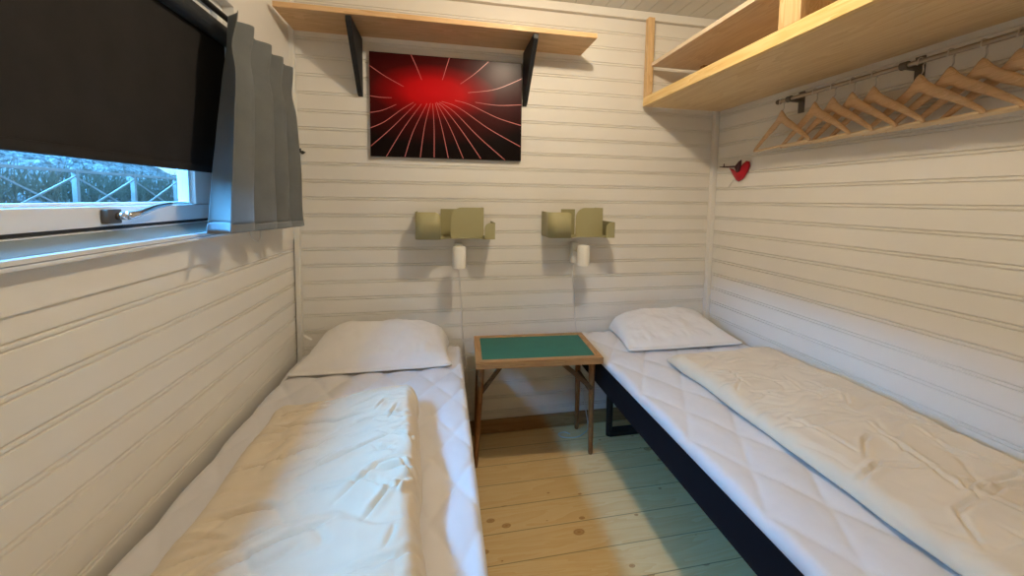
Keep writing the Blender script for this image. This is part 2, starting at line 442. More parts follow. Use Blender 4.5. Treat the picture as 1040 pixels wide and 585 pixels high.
tag(finish(bm, 'blind_cord', 'cord', None, True, base=(.016, -.41, 1.08)), 'white loop of blind cord hanging out below the grey curtain', 'cord')

# ------------------------------------------------------------------ wall hook behind the curtain
hk = empty('wall_hook', (.045, -.001, 1.445), 'small black hook on the back wall just right of the curtain', 'hook')
bm = bmesh.new(); tube(bm, [(.045, -.001, 1.445), (.045, -.006, 1.445)], .008, 14)
finish(bm, 'hook_plate', 'black', hk)
bm = bmesh.new(); tube(bm, smooth_path([(.045, -.006, 1.445), (.046, -.03, 1.443), (.050, -.045, 1.443), (.052, -.05, 1.458)], 5), .0032, 8)
tube(bm, [(.03, -.02, 1.444), (.062, -.02, 1.444)], .003, 8)
finish(bm, 'hook_arm', 'black', hk, True)

# ------------------------------------------------------------------ wall shelf on two brackets
sh = empty('wall_shelf', (.69, 0, 1.98), 'long raw pine shelf board high on the back wall above the red picture', 'shelf')
bm = bmesh.new(); box(bm, (.0285, -.235, 1.98), (1.375, -.0235, 2.001), .0015); 
finish(bm, 'shelf_board', 'pine_x', sh)
for bx in (.303, 1.090):
    bm = bmesh.new()
    hw = .011
    prism(bm, [(bx-hw, -.0015, 1.979), (bx-hw, -.225, 1.979), (bx-hw, -.225, 1.958), (bx-hw, -.026, 1.725), (bx-hw, -.0015, 1.712)], (2*hw, 0, 0), 'x')
    bmesh.ops.bevel(bm, geom=bm.edges[:], offset=.002, segments=1, affect='EDGES')
    br = finish(bm, 'shelf_bracket', 'black', sh)
    bm = bmesh.new(); lathe(bm, [(.0045, 0), (.0045, .0015), (.003, .0022)], (0, 0, 0), 12)
    bm.transform(Matrix.Translation((bx, -.024, 1.738)) @ Matrix.Rotation(pi/2, 4, 'X'))
    finish(bm, 'screw_head', 'steel', br)

# ------------------------------------------------------------------ picture
PX0, PX1, PZ0, PZ1 = .346, 1.072, 1.437, 1.918
art = empty('wall_picture', ((PX0+PX1)/2, -.001, PZ0), 'glossy black picture with red glow and pink rays above the reading lamps', 'picture')
def apt(u, v):          # from a crop of the photo to the panel
    l = (u-(20+12*(v-50)/487))/((717)-(20+12*(v-50)/487)); top = 50+60*l; bot = 537+16*l
    k = (v-top)/(bot-top)
    return PX0+(PX1-PX0)*min(max(l, 0), 1), PZ1-(PZ1-PZ0)*min(max(k, 0), 1)
cx, cz = apt(312, 238)
bx_, bz_ = (PX0+PX1)/2, PZ0
M['art'] = art_mat(cx-bx_, cz-bz_, .195, .085)
bm = bmesh.new(); box(bm, (PX0, -.022, PZ0), (PX1, -.0015, PZ1), .0015, mi=0)
rays = [[(20,115),(90,165),(170,212)],[(200,62),(225,120),(250,182)],[(373,82),(358,130),(343,182)],[(555,100),(490,155),(425,200)],
 [(717,178),(590,225),(460,240)],[(22,255),(70,262),(120,264)],[(717,296),(600,298),(495,284)],[(715,390),(600,355),(470,295),(400,275)],
 [(713,487),(560,405),(420,310),(340,280)],[(640,550),(510,440),(400,330),(330,283)],[(525,545),(430,410),(350,310),(315,285)],
 [(443,545),(380,400),(320,290)],[(374,543),(345,410),(312,288)],[(310,541),(308,400),(300,290)],[(248,541),(265,400),(290,288)],
 [(180,539),(215,420),(275,290)],[(100,538),(170,410),(250,292)],[(33,490),(120,405),(225,292)],[(30,405),(90,375),(160,320),(215,285)],[(28,333),(80,322),(140,295)]]
for r in rays:
    pts = smooth_path([Vector((*apt(*q), 0)) for q in r], 8); n = len(pts)
    prev = None
    for i, p in enumerate(pts):
        t = (pts[min(i+1, n-1)]-pts[max(i-1, 0)]).normalized(); s = Vector((-t.y, t.x, 0))
        w = .0019*(1-.55*i/(n-1))
        a = bm.verts.new((p.x+s.x*w, -.0224, p.y+s.y*w)); b = bm.verts.new((p.x-s.x*w, -.0224, p.y-s.y*w))
        if prev:
            f = bm.faces.new((prev[0], a, b, prev[1])); f.material_index = 1
        prev = (a, b)
finish(bm, 'print_panel', ['art', 'line'], art)

# ------------------------------------------------------------------ folded metal shelves and reading lamps
def rounded(x0, x1, z0, z1, rtl=0, rtr=0, y=0, n=8):
    p = [(x0, y, z0), (x1, y, z0)]
    p += [(x1-rtr+rtr*cos(a), y, z1-rtr+rtr*sin(a)) for a in [pi/2*k/n for k in range(n+1)]] if rtr else [(x1, y, z1)]
    p += [(x0+rtl+rtl*cos(a), y, z1-rtl+rtl*sin(a)) for a in [pi/2+pi/2*k/n for k in range(n+1)]] if rtl else [(x0, y, z1)]
    return p
def folded_shelf(X0, z, label, sx):
    class Off(float):
        def __add__(self, d): return float(self)+d*sx
    x = Off(X0)
    t = .003; D = .158
    r = empty('folded_shelf', (x, -.001, z), label, 'shelf', 'folded metal wall shelves')
    bm = bmesh.new()                                     # tray with a scooped front
    pts = [(x, -.003), (x, -D+.03)]
    pts += [(x+.03-.03*cos(a), -D+.03-.03*sin(a)) for a in [pi/2*k/6 for k in range(1, 7)]]
    pts += [(x+.112, -D), (x+.128, -D+.012), (x+.14, -.128), (x+.165, -.118), (x+.27, -.118), (x+.292, -.128), (x+.308, -D+.012), (x+.325, -D),
            (x+.372, -D), (x+.372, -.003)]
    prism(bm, [(a, b, z) for a, b in pts], (0, 0, t), 'z'); finish(bm, 'shelf_tray', 'olive', r)
    bm = bmesh.new(); prism(bm, rounded(x+.115, x+.20, z+t, z+.138, .0, .0, -.0015), (0, -t, 0), 'y'); finish(bm, 'back_plate', 'olive', r)
    bm = bmesh.new()                                     # left wing: side, soft fold, front tab with a rounded corner
    h0, h1 = z+t, z+.126
    path = [(x, -.005), (x, -D+.035)]+[(x+.035-.035*cos(a), -D+.035-.035*sin(a)) for a in [pi/2*k/8 for k in range(1, 9)]]+[(x+.085, -D)]
    for k in range(1, 9): path.append((x+.085+.03*sin(pi/2*k/8), -D))
    outer = []
    for i, (a, b) in enumerate(path):
        hh = h1
        if a > x+.085: q = (a-x-.085)/.03; hh = h1-.03+.03*sqrt(max(0, 1-q*q))
        outer.append((Vector((a, b, h0)), Vector((a, b, hh))))
    grid_surface(bm, [[p, q] for p, q in outer])
    o = finish(bm, 'left_wing', 'olive', r); smooth_angle(o)
    md = o.modifiers.new('sheet', 'SOLIDIFY'); md.thickness = t; md.offset = 0
    bm = bmesh.new()                                     # tall middle tab and its return to the wall
    prism(bm, rounded(x+.163, x+.322, z+t, z+.148, .052, 0, -.108), (0, -t, 0), 'y')
    prism(bm, [(x+.319, -.006, z+t), (x+.319, -.1075, z+t), (x+.319, -.1075, z+.148), (x+.319, -.006, z+.148)], (t, 0, 0), 'x')
    finish(bm, 'middle_tab', 'olive', r)
    bm = bmesh.new()                                     # low right tab
    prism(bm, rounded(x+.322, x+.372, z+t, z+.078, .028, 0, -D+t), (0, -t, 0), 'y')
    prism(bm, [(x+.369, -.006, z+t), (x+.369, -D+t, z+t), (x+.369, -D+t, z+.078), (x+.369, -.006, z+.078)], (t, 0, 0), 'x')
    finish(bm, 'right_tab', 'olive', r)
folded_shelf(.558, 1.052, 'olive green folded metal wall shelf above the left bed pillow', .985)
folded_shelf(1.193, 1.056, 'olive green folded metal wall shelf nearer the right bed', .905)

def reading_lamp(x, z, label, path):
    r = empty('reading_lamp', (x, -.001, z), label, 'lamp', 'white reading lamps under the folded shelves')
    px = x+.002
    bm = bmesh.new(); box(bm, (px-.02, -.032, z-.06), (px+.02, -.001, z+.052), .008, 3); finish(bm, 'wall_plate', 'white', r)
    bm = bmesh.new(); tube(bm, [(px, -.032, z+.01), (x, -.118, z+.012)], .006, 10); finish(bm, 'lamp_arm', 'white', r)
    bm = bmesh.new()
    R = .031
    lathe(bm, [(R-.002, -.05), (R, -.049), (R, .044), (R-.003, .05), (.02, .052), (0.001, .052), (0.001, .048), (R-.004, .046), (R-.004, -.05)], (x, -.15, z+.0), 36)
    s = finish(bm, 'lamp_shade', 'white', r); smooth_angle(s)
    bm = bmesh.new(); tube(bm, smooth_path(path, 6), .0028, 8); finish(bm, 'lamp_cord', 'cord', r, True)
reading_lamp(.757, .968, 'white cylinder reading lamp on the wall over the left bed',
             [(.762, -.012, .905), (.768, -.006, .80), (.776, -.006, .70), (.778, -.006, .60), (.786, -.007, .50), (.80, -.01, .40), (.83, -.02, .20), (.86, -.025, .09)])
reading_lamp(1.369, .968, 'white cylinder reading lamp on the wall over the right end of the green table',
             [(1.369, -.012, .905), (1.370, -.006, .82), (1.382, -.006, .74), (1.384, -.006, .68), (1.390, -.006, .60), (1.402, -.008, .52), (1.43, -.012, .40), (1.44, -.018, .20), (1.455, -.035, .09), (1.462, -.055, .006), (1.42, -.10, .005), (1.37, -.125, .005), (1.30, -.115, .005), (1.285, -.085, .005), (1.32, -.075, .005), (1.345, -.095, .005)])

# ------------------------------------------------------------------ folding table with green baize top
tb = empty('folding_table', (1.115, -.19, 0), 'small folding wooden table with green felt top between the beds', 'table')
TX0, TX1, TY0, TY1, TZ = .826, 1.384, -.392, -.082, .556
def rot_t(bm):   # the table stands a touch askew
    bmesh.ops.rotate(bm, cent=(1.105, -.237, 0), matrix=Matrix.Rotation(radians(-3.2), 3, 'Z'), verts=bm.verts[:])
fw = .028
def tpart(name, m, f, par=tb, sm=False):
    bm = bmesh.new(); f(bm); rot_t(bm); o = finish(bm, name, m, par); return smooth_angle(o) if sm else o
tpart('felt_top', 'felt', lambda b: box(b, (TX0+fw-.003, TY0+fw-.003, TZ-.020), (TX1-fw+.003, TY1-fw+.003, TZ-.0025), .001))
tpart('front_rail', 'table_x', lambda b: box(b, (TX0, TY0, TZ-.030), (TX1, TY0+fw, TZ), .002))
tpart('back_rail', 'table_x', lambda b: box(b, (TX0, TY1-fw, TZ-.030), (TX1, TY1, TZ), .002))
tpart('side_rail', 'table_d', lambda b: box(b, (TX0, TY0+fw, TZ-.030), (TX0+fw, TY1-fw, TZ), .002))
tpart('side_rail', 'table_d', lambda b: box(b, (TX1-fw, TY0+fw, TZ-.030), (TX1, TY1-fw, TZ), .002))
def leg(px, py, bxp, byp):
    def f(b): tube(b, [(px, py, TZ-.032), (px*.9+bxp*.1, py*.9+byp*.1, TZ-.09), (bxp, byp, .012), (bxp, byp, .0)], [.0145, .0145, .0115, .010], 12)
    return f
LEGS = [(.852, -.335, .832, -.262), (1.352, -.335, 1.395, -.232), (.85, -.135, .842, -.050), (1.352, -.135, 1.388, -.030)]
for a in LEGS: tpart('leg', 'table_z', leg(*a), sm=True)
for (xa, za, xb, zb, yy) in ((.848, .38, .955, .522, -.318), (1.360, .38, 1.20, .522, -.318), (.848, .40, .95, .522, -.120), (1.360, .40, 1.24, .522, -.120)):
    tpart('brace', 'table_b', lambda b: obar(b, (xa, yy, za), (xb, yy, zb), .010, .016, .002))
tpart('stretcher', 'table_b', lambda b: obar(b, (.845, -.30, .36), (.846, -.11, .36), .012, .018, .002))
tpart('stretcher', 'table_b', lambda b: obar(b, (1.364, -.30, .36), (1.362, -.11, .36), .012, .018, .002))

# ------------------------------------------------------------------ beds
def cluster(a, b, n, r, m):
    """positions a..b: m extra samples inside r of each end"""
    e = [a+r*(1-cos(pi/2*k/m)) for k in range(m)]
    mid = [a+r+(b-a-2*r)*k/n for k in range(n+1)]
    f = [b-r*(1-cos(pi/2*k/m)) for k in range(m-1, -1, -1)]
    return e+mid+f
def pad_mesh(bm, x0, x1, y0, y1, ztop, zside, r, pitch, seed, ky=.62, amp=.012):
    xs = cluster(x0, x1, 110, r, 7); ys = cluster(y0, y1, 240, r, 6)
    def q(x, y):
        a = abs(sin(pi*(x+ky*y)/pitch+.3)); b = abs(sin(pi*(x-ky*y)/pitch+.9))
        return amp*((a*b)**.4-.8)
    P = []
    for x in xs:
        row = []
        for y in ys:
            d1 = min(x-x0, x1-x, r); d2 = min(y-y0, y1-y, r)
            drop = (r-sqrt(max(0, r*r-(r-d1)**2)))+(r-sqrt(max(0, r*r-(r-d2)**2)))
            z = ztop-min(drop, r*1.3)+q(x, y)+.004*fbm(x*7+seed, y*7, 1, 4)+.003*fbm(x*2.2, y*2.2+seed, 4)
            row.append((x, y, z))
        P.append(row)
    V_ = grid_surface(bm, P)
    rim = [V_[i][0] for i in range(len(xs))]+[V_[-1][j] for j in range(1, len(ys))]+[V_[i][-1] for i in range(len(xs)-2, -1, -1)]+[V_[0][j] for j in range(len(ys)-2, 0, -1)]
    prev = rim
    for k in (1, 2):
        nx = []
        for v in rim:
            z = v.co.z+(zside-v.co.z)*k/2
            nx.append(bm.verts.new((v.co.x+(.0015*fbm(v.co.x*9, v.co.y*9, seed) if k == 1 else 0), v.co.y, z)))
        for i in range(len(rim)): bm.faces.new((prev[i], prev[(i+1) % len(rim)], nx[(i+1) % len(rim)], nx[i]))
        prev = nx
    bm.faces.new(prev)
def make_bed(x0, x1, ztop, label, seed, pitch, sides):
    y0, y1 = -2.05, -.028
    b = empty('single_bed', ((x0+x1)/2, (y0+y1)/2, 0), label, 'bed', 'beds along the side walls')
    bm = bmesh.new(); pad_mesh(bm, x0, x1, y0, y1, ztop, ztop-.036, .024, pitch, seed); finish(bm, 'mattress_pad', 'pad', b, True)
    bm = bmesh.new(); box(bm, (x0+.010, y0+.005, ztop-.165), (x1-.010, y1-.003, ztop-.0365), .008, 3); smooth_angle(finish(bm, 'bed_base', 'black_cloth', b))
    for yy in (y1-.10, y0+.12):
        for k, xx in enumerate((x0+.155, x1-.155)):
            bm = bmesh.new(); tube(bm, [(xx, yy, ztop-.1645), (xx, yy, .0)], [.020, .016], 14); smooth_angle(finish(bm, 'leg', 'black', b))
        bm = bmesh.new(); box(bm, (x0+.15, yy-.022, .0005), (x1-.15, yy+.022, .03), .006); finish(bm, 'foot_bar', 'black', b)
    return b
make_bed(.030, .772, .503, 'single bed with white quilted pad along the window wall', 2, .135, 1)
make_bed(1.394, 2.180, .533, 'single bed with white quilted pad on a black base along the right wall', 11, .17, 1)

# ------------------------------------------------------------------ pillows
def pillow(x0, x1, yf, yb, zb, hgt, seed, label, skew=0.0, lean=0.0, nar=.2):
    nu, nv = 76, 54
    cxm = (x0+x1)/2
    p = empty('pillow', (cxm, (yf+yb)/2, zb), label, 'pillow', 'white pillows at the heads of the beds')
    top, bot = [], []
    for i in range(nu+1):
        u = -1+2*i/nu; tr, br_ = [], []
        for j in range(nv+1):
            v = j/nv
            # outline: corners stick out, sides pull in
            w = (x1-x0)/2*(1-.045*(1-abs(2*v-1)**2.2)) - .05*max(0, v-.15)*(1 if u < 0 else nar)
            x = cxm+u*w+skew*v
            dip = .018*(1-abs(u)**2.5)
            y = yf+dip*(-.3)+(yb-yf)*(v+.0*u)
            eu = max(0, 1-abs(u)**4.0)**.5
            # thin at the front flange, pressed up against the wall at the back
            ev = (max(0, min(1, (v-.05)/.95))**.62)*(1 if v < .86 else sqrt(max(0.0, 1-((v-.86)/.14)**2))*.75+.25)
            h = hgt*eu*ev
            wr = .010*fbm(x*9+seed, y*9, 2, 4)*eu + .012*max(0, fbm(x*20+seed, y*5, seed, 3))*exp(-((v-.18)/.14)**2)
            z = zb+.010+h+wr*min(1, h/.03)+lean*v*eu
            tr.append((x, y, max(z, zb+.007)))
            br_.append((x, y, zb+.0035-.0025*eu))
        top.append(tr); bot.append(br_)
    bm = bmesh.new()
    a = grid_surface(bm, top); b = grid_surface(bm, bot)
    for i in range(nu):
        bm.faces.new((a[i][0], a[i+1][0], b[i+1][0], b[i][0])); bm.faces.new((a[i][nv], a[i+1][nv], b[i+1][nv], b[i][nv]))
    for j in range(nv):
        bm.faces.new((a[0][j], a[0][j+1], b[0][j+1], b[0][j])); bm.faces.new((a[nu][j], a[nu][j+1], b[nu][j+1], b[nu][j]))
    finish(bm, 'pillow_case', 'pillow', p, True)
    bm = bmesh.new()                                     # piped seam along the front flange
    tube(bm, [(cxm+(x1-x0)/2*.97*u, yf-.0055*(1-abs(u)**2.5)-.002, zb+.0055) for u in [-1+2*k/40 for k in range(41)]], .0035, 8)
    finish(bm, 'piped_seam', 'pillow', p, True)
pillow(.062, .722, -.285, -.030, .508, .152, 3.1, 'plump white pillow on the left bed by the window')
pillow(1.535, 2.150, -.330, -.030, .540, .115, 8.7, 'plump white pillow on the right bed')

# ------------------------------------------------------------------ duvets
def seg_d(px, py, pts):
    best = 9; par = 0; tot = 0
    for (ax, ay), (bx, by) in zip(pts, pts[1:]):
        dx, dy = bx-ax, by-ay; l2 = dx*dx+dy*dy
        t = max(0, min(1, ((px-ax)*dx+(py-ay)*dy)/l2)); d = sqrt((px-ax-t*dx)**2+(py-ay-t*dy)**2)
        if d < best: best = d; par = (tot+t)/(len(pts)-1)
        tot += 1
    return best, par
def duvet(name, label, edge, y0, y1, zb, thick, creases, seed, r, raise_=None, group=None):
    """edge(v) -> (xl, xr)"""
    nu, nv = 150, 320
    p = empty(name, (sum(edge(.5))/2, (y0+y1)/2, zb), label, 'duvet', group)
    us = [(.5-.5*cos(pi*k/nu))*.35+(k/nu)*.65 for k in range(nu+1)]
    top, bot = [], []
    for u in us:
        tr, br_ = [], []
        for j in range(nv+1):
            v = j/nv; v = (.5-.5*cos(pi*v))*.25+v*.75
            xl, xr = edge(v)
            y = y1+(y0-y1)*v
            wob = .010*fbm(y*5, seed, 1, 2)
            xl += wob; xr += .012*fbm(y*6, seed+7, 2, 3)
            x = xl+(xr-xl)*u
            y += .010*fbm(x*6, seed+3, 5, 2)*(1-v)
            T = thick(u, v)
            d = min(x-xl, r); d2 = min(xr-x, r); d3 = min((y1-y0)*v, r)
            e = sqrt(max(0, 1-(1-max(d, 0)/r)**2))*sqrt(max(0, 1-(1-max(d2, 0)/r)**2))*sqrt(max(0, 1-(1-max(d3, 0)/r)**2))
            puff = .012*fbm(x*3.5+seed, y*3.8, 1, 2)+.0045*fbm(x*4, y*15+seed, 2, 2)
            rid = 1-abs(fbm(x*2.2+seed, y*6.0+fbm(x*3, y*3, 9)*.8, 6, 2))*2
            puff += -.005*max(0, rid-.80)/.20
            cr = 0
            for pts, dep, wd in creases:
                if min(q[0] for q in pts)-.05 > x or max(q[0] for q in pts)+.05 < x or min(q[1] for q in pts)-.05 > y or max(q[1] for q in pts)+.05 < y: continue
                dd, par = seg_d(x, y, pts)
                if dd < wd*5:
                    k = max(0, sin(pi*min(max(par, .02), .98)))**.6
                    cr += 1.35*k*dep*(-exp(-(dd/(wd*.55))**2)+.5*exp(-((dd-wd*1.7)/(wd*1.4))**2))
            z = zb+.004+e*(T+puff+cr)
            tr.append((x, y, max(z, zb+.0035))); br_.append((x, y, zb+.001))
        top.append(tr); bot.append(br_)
    bm = bmesh.new()
    a = grid_surface(bm, top); b = grid_surface(bm, bot)
    for i in range(nu):
        bm.faces.new((a[i][0], a[i+1][0], b[i+1][0], b[i][0])); bm.faces.new((a[i][nv], a[i+1][nv], b[i+1][nv], b[i][nv]))
    for j in range(nv):
        bm.faces.new((a[0][j], a[0][j+1], b[0][j+1], b[0][j])); bm.faces.new((a[nu][j], a[nu][j+1], b[nu][j+1], b[nu][j]))
    finish(bm, 'duvet_cover', 'duvet', p, True)
    return p
crL = [([(.16, -.66), (.24, -.655), (.32, -.66)], .009, .007), ([(.15, -.76), (.26, -.745), (.38, -.755), (.48, -.735)], .013, .008),
       ([(.20, -.80), (.30, -.79), (.38, -.795)], .010, .006), ([(.15, -.90), (.24, -.885), (.34, -.86), (.42, -.82)], .013, .008),
       ([(.30, -.98), (.40, -.945), (.50, -.90), (.57, -.86)], .012, .008), ([(.17, -1.05), (.25, -1.04), (.33, -1.05)], .010, .008),
       ([(.40, -.80), (.50, -.78), (.58, -.79)], .011, .006), ([(.38, -.70), (.47, -.66), (.55, -.66)], .009, .007),
       ([(.45, -1.08), (.53, -1.0), (.60, -.98)], .010, .007), ([(.52, -1.14), (.56, -1.08), (.60, -1.06)], .010, .006),
       ([(.25, -1.20), (.36, -1.16), (.46, -1.12)], .011, .008), ([(.48, -.74), (.50, -.70), (.56, -.69)], .009, .005)]
def wrinkles(n, xr, yr, ang, seed, ln=(.07, .22), dep=(.004, .009)):
    rnd = random.Random(seed); out = []
    for _ in range(n):
        x, y = rnd.uniform(*xr), rnd.uniform(*yr); a = radians(rnd.gauss(*ang)); l = rnd.uniform(*ln); b = rnd.uniform(-.12, .12)*l
        p = []
        for t in (-.5, -.25, 0, .25, .5):
            o = b*(1-4*t*t); p.append((x+l*t*cos(a)-o*sin(a), y+l*t*sin(a)+o*cos(a)))
        out.append((p, rnd.uniform(*dep), rnd.uniform(.005, .008)))
    return out
crL += wrinkles(30, (.16, .62), (-1.35, -.62), (16, 14), 5)+wrinkles(22, (.52, .66), (-1.35, -.60), (25, 30), 9, (.03, .09), (.004, .008))
duvet('folded_duvet', 'thick cream duvet folded lengthwise on the left bed by the window', lambda v: (.135+.02*v, .592+.10*v), -1.75, -.560, .510,
      lambda u, v: .044+.042*max(0, min(1, (u-.2)/.55)), crL, 4.2, .045, group='duvets folded on the beds')
crR = [([(1.72, -.72), (1.83, -.72), (1.92, -.78)], .008, .008), ([(1.66, -.98), (1.80, -.97), (1.92, -1.00)], .009, .008),
       ([(1.64, -1.22), (1.74, -1.19), (1.80, -1.20), (1.90, -1.22)], .012, .008), ([(1.93, -1.03), (1.91, -1.12), (1.885, -1.22)], .010, .007),
       ([(1.75, -1.16), (1.83, -1.10), (1.88, -1.08)], .010, .007), ([(1.95, -.74), (1.92, -.83), (1.94, -.92)], .009, .007),
       ([(2.02, -.90), (1.97, -.95), (1.93, -.94)], .010, .007), ([(1.86, -1.32), (1.97, -1.29), (2.10, -1.31)], .012, .008),
       ([(1.70, -1.40), (1.76, -1.33), (1.86, -1.31)], .010, .007), ([(1.80, -.62), (1.90, -.60), (2.0, -.64)], .007, .008),
       ([(1.70, -.86), (1.80, -.83), (1.90, -.85)], .008, .008), ([(2.05, -1.05), (2.03, -1.15), (2.06, -1.22)], .008, .008)]
crR = [(p, d*.6, w*.8) for p, d, w in crR]
crR += wrinkles(34, (1.70, 2.14), (-1.5, -.55), (0, 50), 21, (.06, .2), (.003, .007))
duvet('folded_duvet', 'long cream duvet folded lengthwise against the right wall', lambda v: (1.655-.02*v, 2.168), -1.80, -.455, .542,
      lambda u, v: .040+.012*u, crR, 9.3, .045, group='duvets folded on the beds')

# ------------------------------------------------------------------ bits behind the left pillow
ep = empty('cable_plug', (.055, -.02, .60), 'white plug end poking out in the corner behind the left pillow', 'plug')
bm = bmesh.new(); tube(bm, [(.046, -.048, .592), (.078, -.052, .572)], [.0075, .006], 10); finish(bm, 'plug_end', 'white', ep)
bm = bmesh.new(); tube(bm, smooth_path([(.046, -.048, .592), (.036, -.034, .602), (.045, -.012, .612), (.085, -.010, .607), (.12, -.012, .615)], 5), .0025, 8); finish(bm, 'cable', 'cord', ep)

# ------------------------------------------------------------------ storage shelf high on the right wall
st = empty('storage_shelf', (1.95, -1.1, 1.745), 'pine storage shelf unit fixed high along the right wall', 'shelf')
SX = 1.732; SY0, SY1 = -2.32, -.024; SZ = 1.745
bm = bmesh.new(); box(bm, (SX+.021, SY0, SZ), (W-.001, SY1, SZ+.016), .001); finish(bm, 'bottom_board', 'pine_y', st)
bm = bmesh.new(); box(bm, (SX, SY0, SZ), (SX+.020, SY1, SZ+.045), .002); finish(bm, 'front_lip', 'pine_lip', st)
for y_ in (-.0245, -.835, -1.65):
    bm = bmesh.new(); wd = .075 if y_ < -.1 else .030
    box(bm, (SX, y_-wd, SZ+.0455), (SX+.020 if y_ < -.1 else SX+.034, y_, H-.043 if y_ > -.1 else H-.001), .0015); finish(bm, 'post', 'pine_z', st)
UZ = 1.945
bm = bmesh.new(); box(bm, (SX+.022, SY0, UZ), (W-.001, SY1-.032, UZ+.018), .001); finish(bm, 'upper_shelf', 'pine_edge', st)
for y_ in (-.09, -.60):
    bm = bmesh.new(); box(bm, (W-.20, y_-.045, UZ-.035), (W-.002, y_-.02, UZ-.0005), .002); finish(bm, 'shelf_cleat', 'pine_dark', st)
bm = bmesh.new(); box(bm, (SX+.022, -.875, SZ+.0165), (W-.001, -.857, UZ-.0005), .001); finish(bm, 'divider', 'pine_y', st)

# ------------------------------------------------------------------ clothes rail and hangers
RLX, RLZ = 2.135, 1.684
cr_ = empty('clothes_rail', (RLX, -1.2, RLZ), 'thin metal clothes rail on the right wall below the storage shelf', 'rail')
bm = bmesh.new(); tube(bm, [(RLX, -2.25, RLZ), (RLX, -.455, RLZ)], .0075, 14); smooth_angle(finish(bm, 'rail_tube', 'rail', cr_))
bm = bmesh.new(); lathe(bm, [(.010, 0), (.0105, .012), (.008, .016)], (0, 0, 0), 16); bm.transform(Matrix.Translation((RLX, -.467, RLZ)) @ Matrix.Rotation(-pi/2, 4, 'X')); finish(bm, 'end_cap', 'dark_metal', cr_)
for yy in (-.512, -.915, -1.85):
    bm = bmesh.new(); box(bm, (W-.006, yy-.013, RLZ-.055), (W-.0005, yy+.013, RLZ+.035), .002)
    obar(bm, (W-.004, yy, RLZ-.004), (RLX, yy, RLZ-.004), .018, .008, .001); tube(bm, [(RLX, yy-.010, RLZ), (RLX, yy+.010, RLZ)], .0125, 14)
    finish(bm, 'rail_bracket', 'dark_metal', cr_)

def make_hanger(label, group):
    """origin on the rail; x along the hanger, hangs down z"""
    r = empty('clothes_hanger', (0, 0, 0), label, 'hanger', group)
    bm = bmesh.new()
    ex, ey = cos(radians(90-HA)), -sin(radians(90-HA))     # the hook loop stands square to the rail
    hookpath = [(a*ex, a*ey, b) for a, b in [(.0, -.072), (.0, -.048), (.011, -.030)] + [(.0135*cos(q), -.003+.0135*sin(q)) for q in [-.8+k*(pi+.8)/9 for k in range(10)]] + [(-.0150, -.014)]]
    tube(bm, smooth_path(hookpath, 3), .0018, 8); finish(bm, 'hook', 'steel', r, True)
    bm = bmesh.new()                                     # contoured wooden shoulders
    HWID = .178
    rows = []
    n = 40
    for i in range(n+1):
        s = -1+2*i/n; a = abs(s)
        zc = -.083-.110*(a**1.25)+.016*exp(-(a/.13)**2)
        hgt = .024*(1-a)+.013+.010*exp(-(a/.10)**2)
        th = .0052+.0012*a
        yc = .003*a*a
        if a > .96: hgt *= .75; th *= .75
        ring = []
        for k in range(10):
            an = 2*pi*k/10
            ring.append(Vector((s*HWID, yc+th*cos(an), zc+hgt*.62*sin(an))))
        rows.append([bm.verts.new(p) for p in ring])
    for p, q in zip(rows, rows[1:]):
        for k in range(10): bm.faces.new((p[k], p[(k+1) % 10], q[(k+1) % 10], q[k]))
    bm.faces.new(rows[0]); bm.faces.new(rows[-1][::-1])
    finish(bm, 'shoulders', 'hanger', r, True)
    bm = bmesh.new(); tube(bm, [(-.168, .0, -.194), (.168, .0, -.194)], .0052, 10); finish(bm, 'trouser_bar', 'bar', r)
    return r
HA = 13
HG = 'wooden hangers on the clothes rail'
hang = [(-.478, HA, 'wooden hanger at the far end of the rail, nearest the corner'),
        (-.624, HA, 'second wooden hanger from the corner, hanging just past the first rail bracket'),
        (-.694, HA, 'third wooden hanger from the corner, counted along the clothes rail'),
        (-.762, HA, 'fourth wooden hanger from the corner, overlapping the third one'),
        (-.830, HA, 'fifth wooden hanger from the corner, just before the middle rail bracket'),
        (-.956, HA, 'sixth wooden hanger from the corner, just past the middle rail bracket'),
        (-1.026, HA, 'seventh wooden hanger from the corner, second past the middle rail bracket'),
        (-1.093, HA, 'eighth wooden hanger from the corner, third past the middle rail bracket'),
        (-1.160, HA, 'wooden hanger nearest the right edge of the photo on the rail')]
proto = make_hanger(hang[0][2], HG)
kids = [c for c in proto.children]
for i, (yy, ang, lab) in enumerate(hang):
    if i == 0: r = proto
    else:
        r = proto.copy(); COL.objects.link(r)
        for c in kids:
            d = c.copy(); COL.objects.link(d); d.parent = r
    r['label'] = lab
    r.location = (RLX, yy, RLZ+.0005); r.rotation_euler = (0, 0, radians(90-ang))

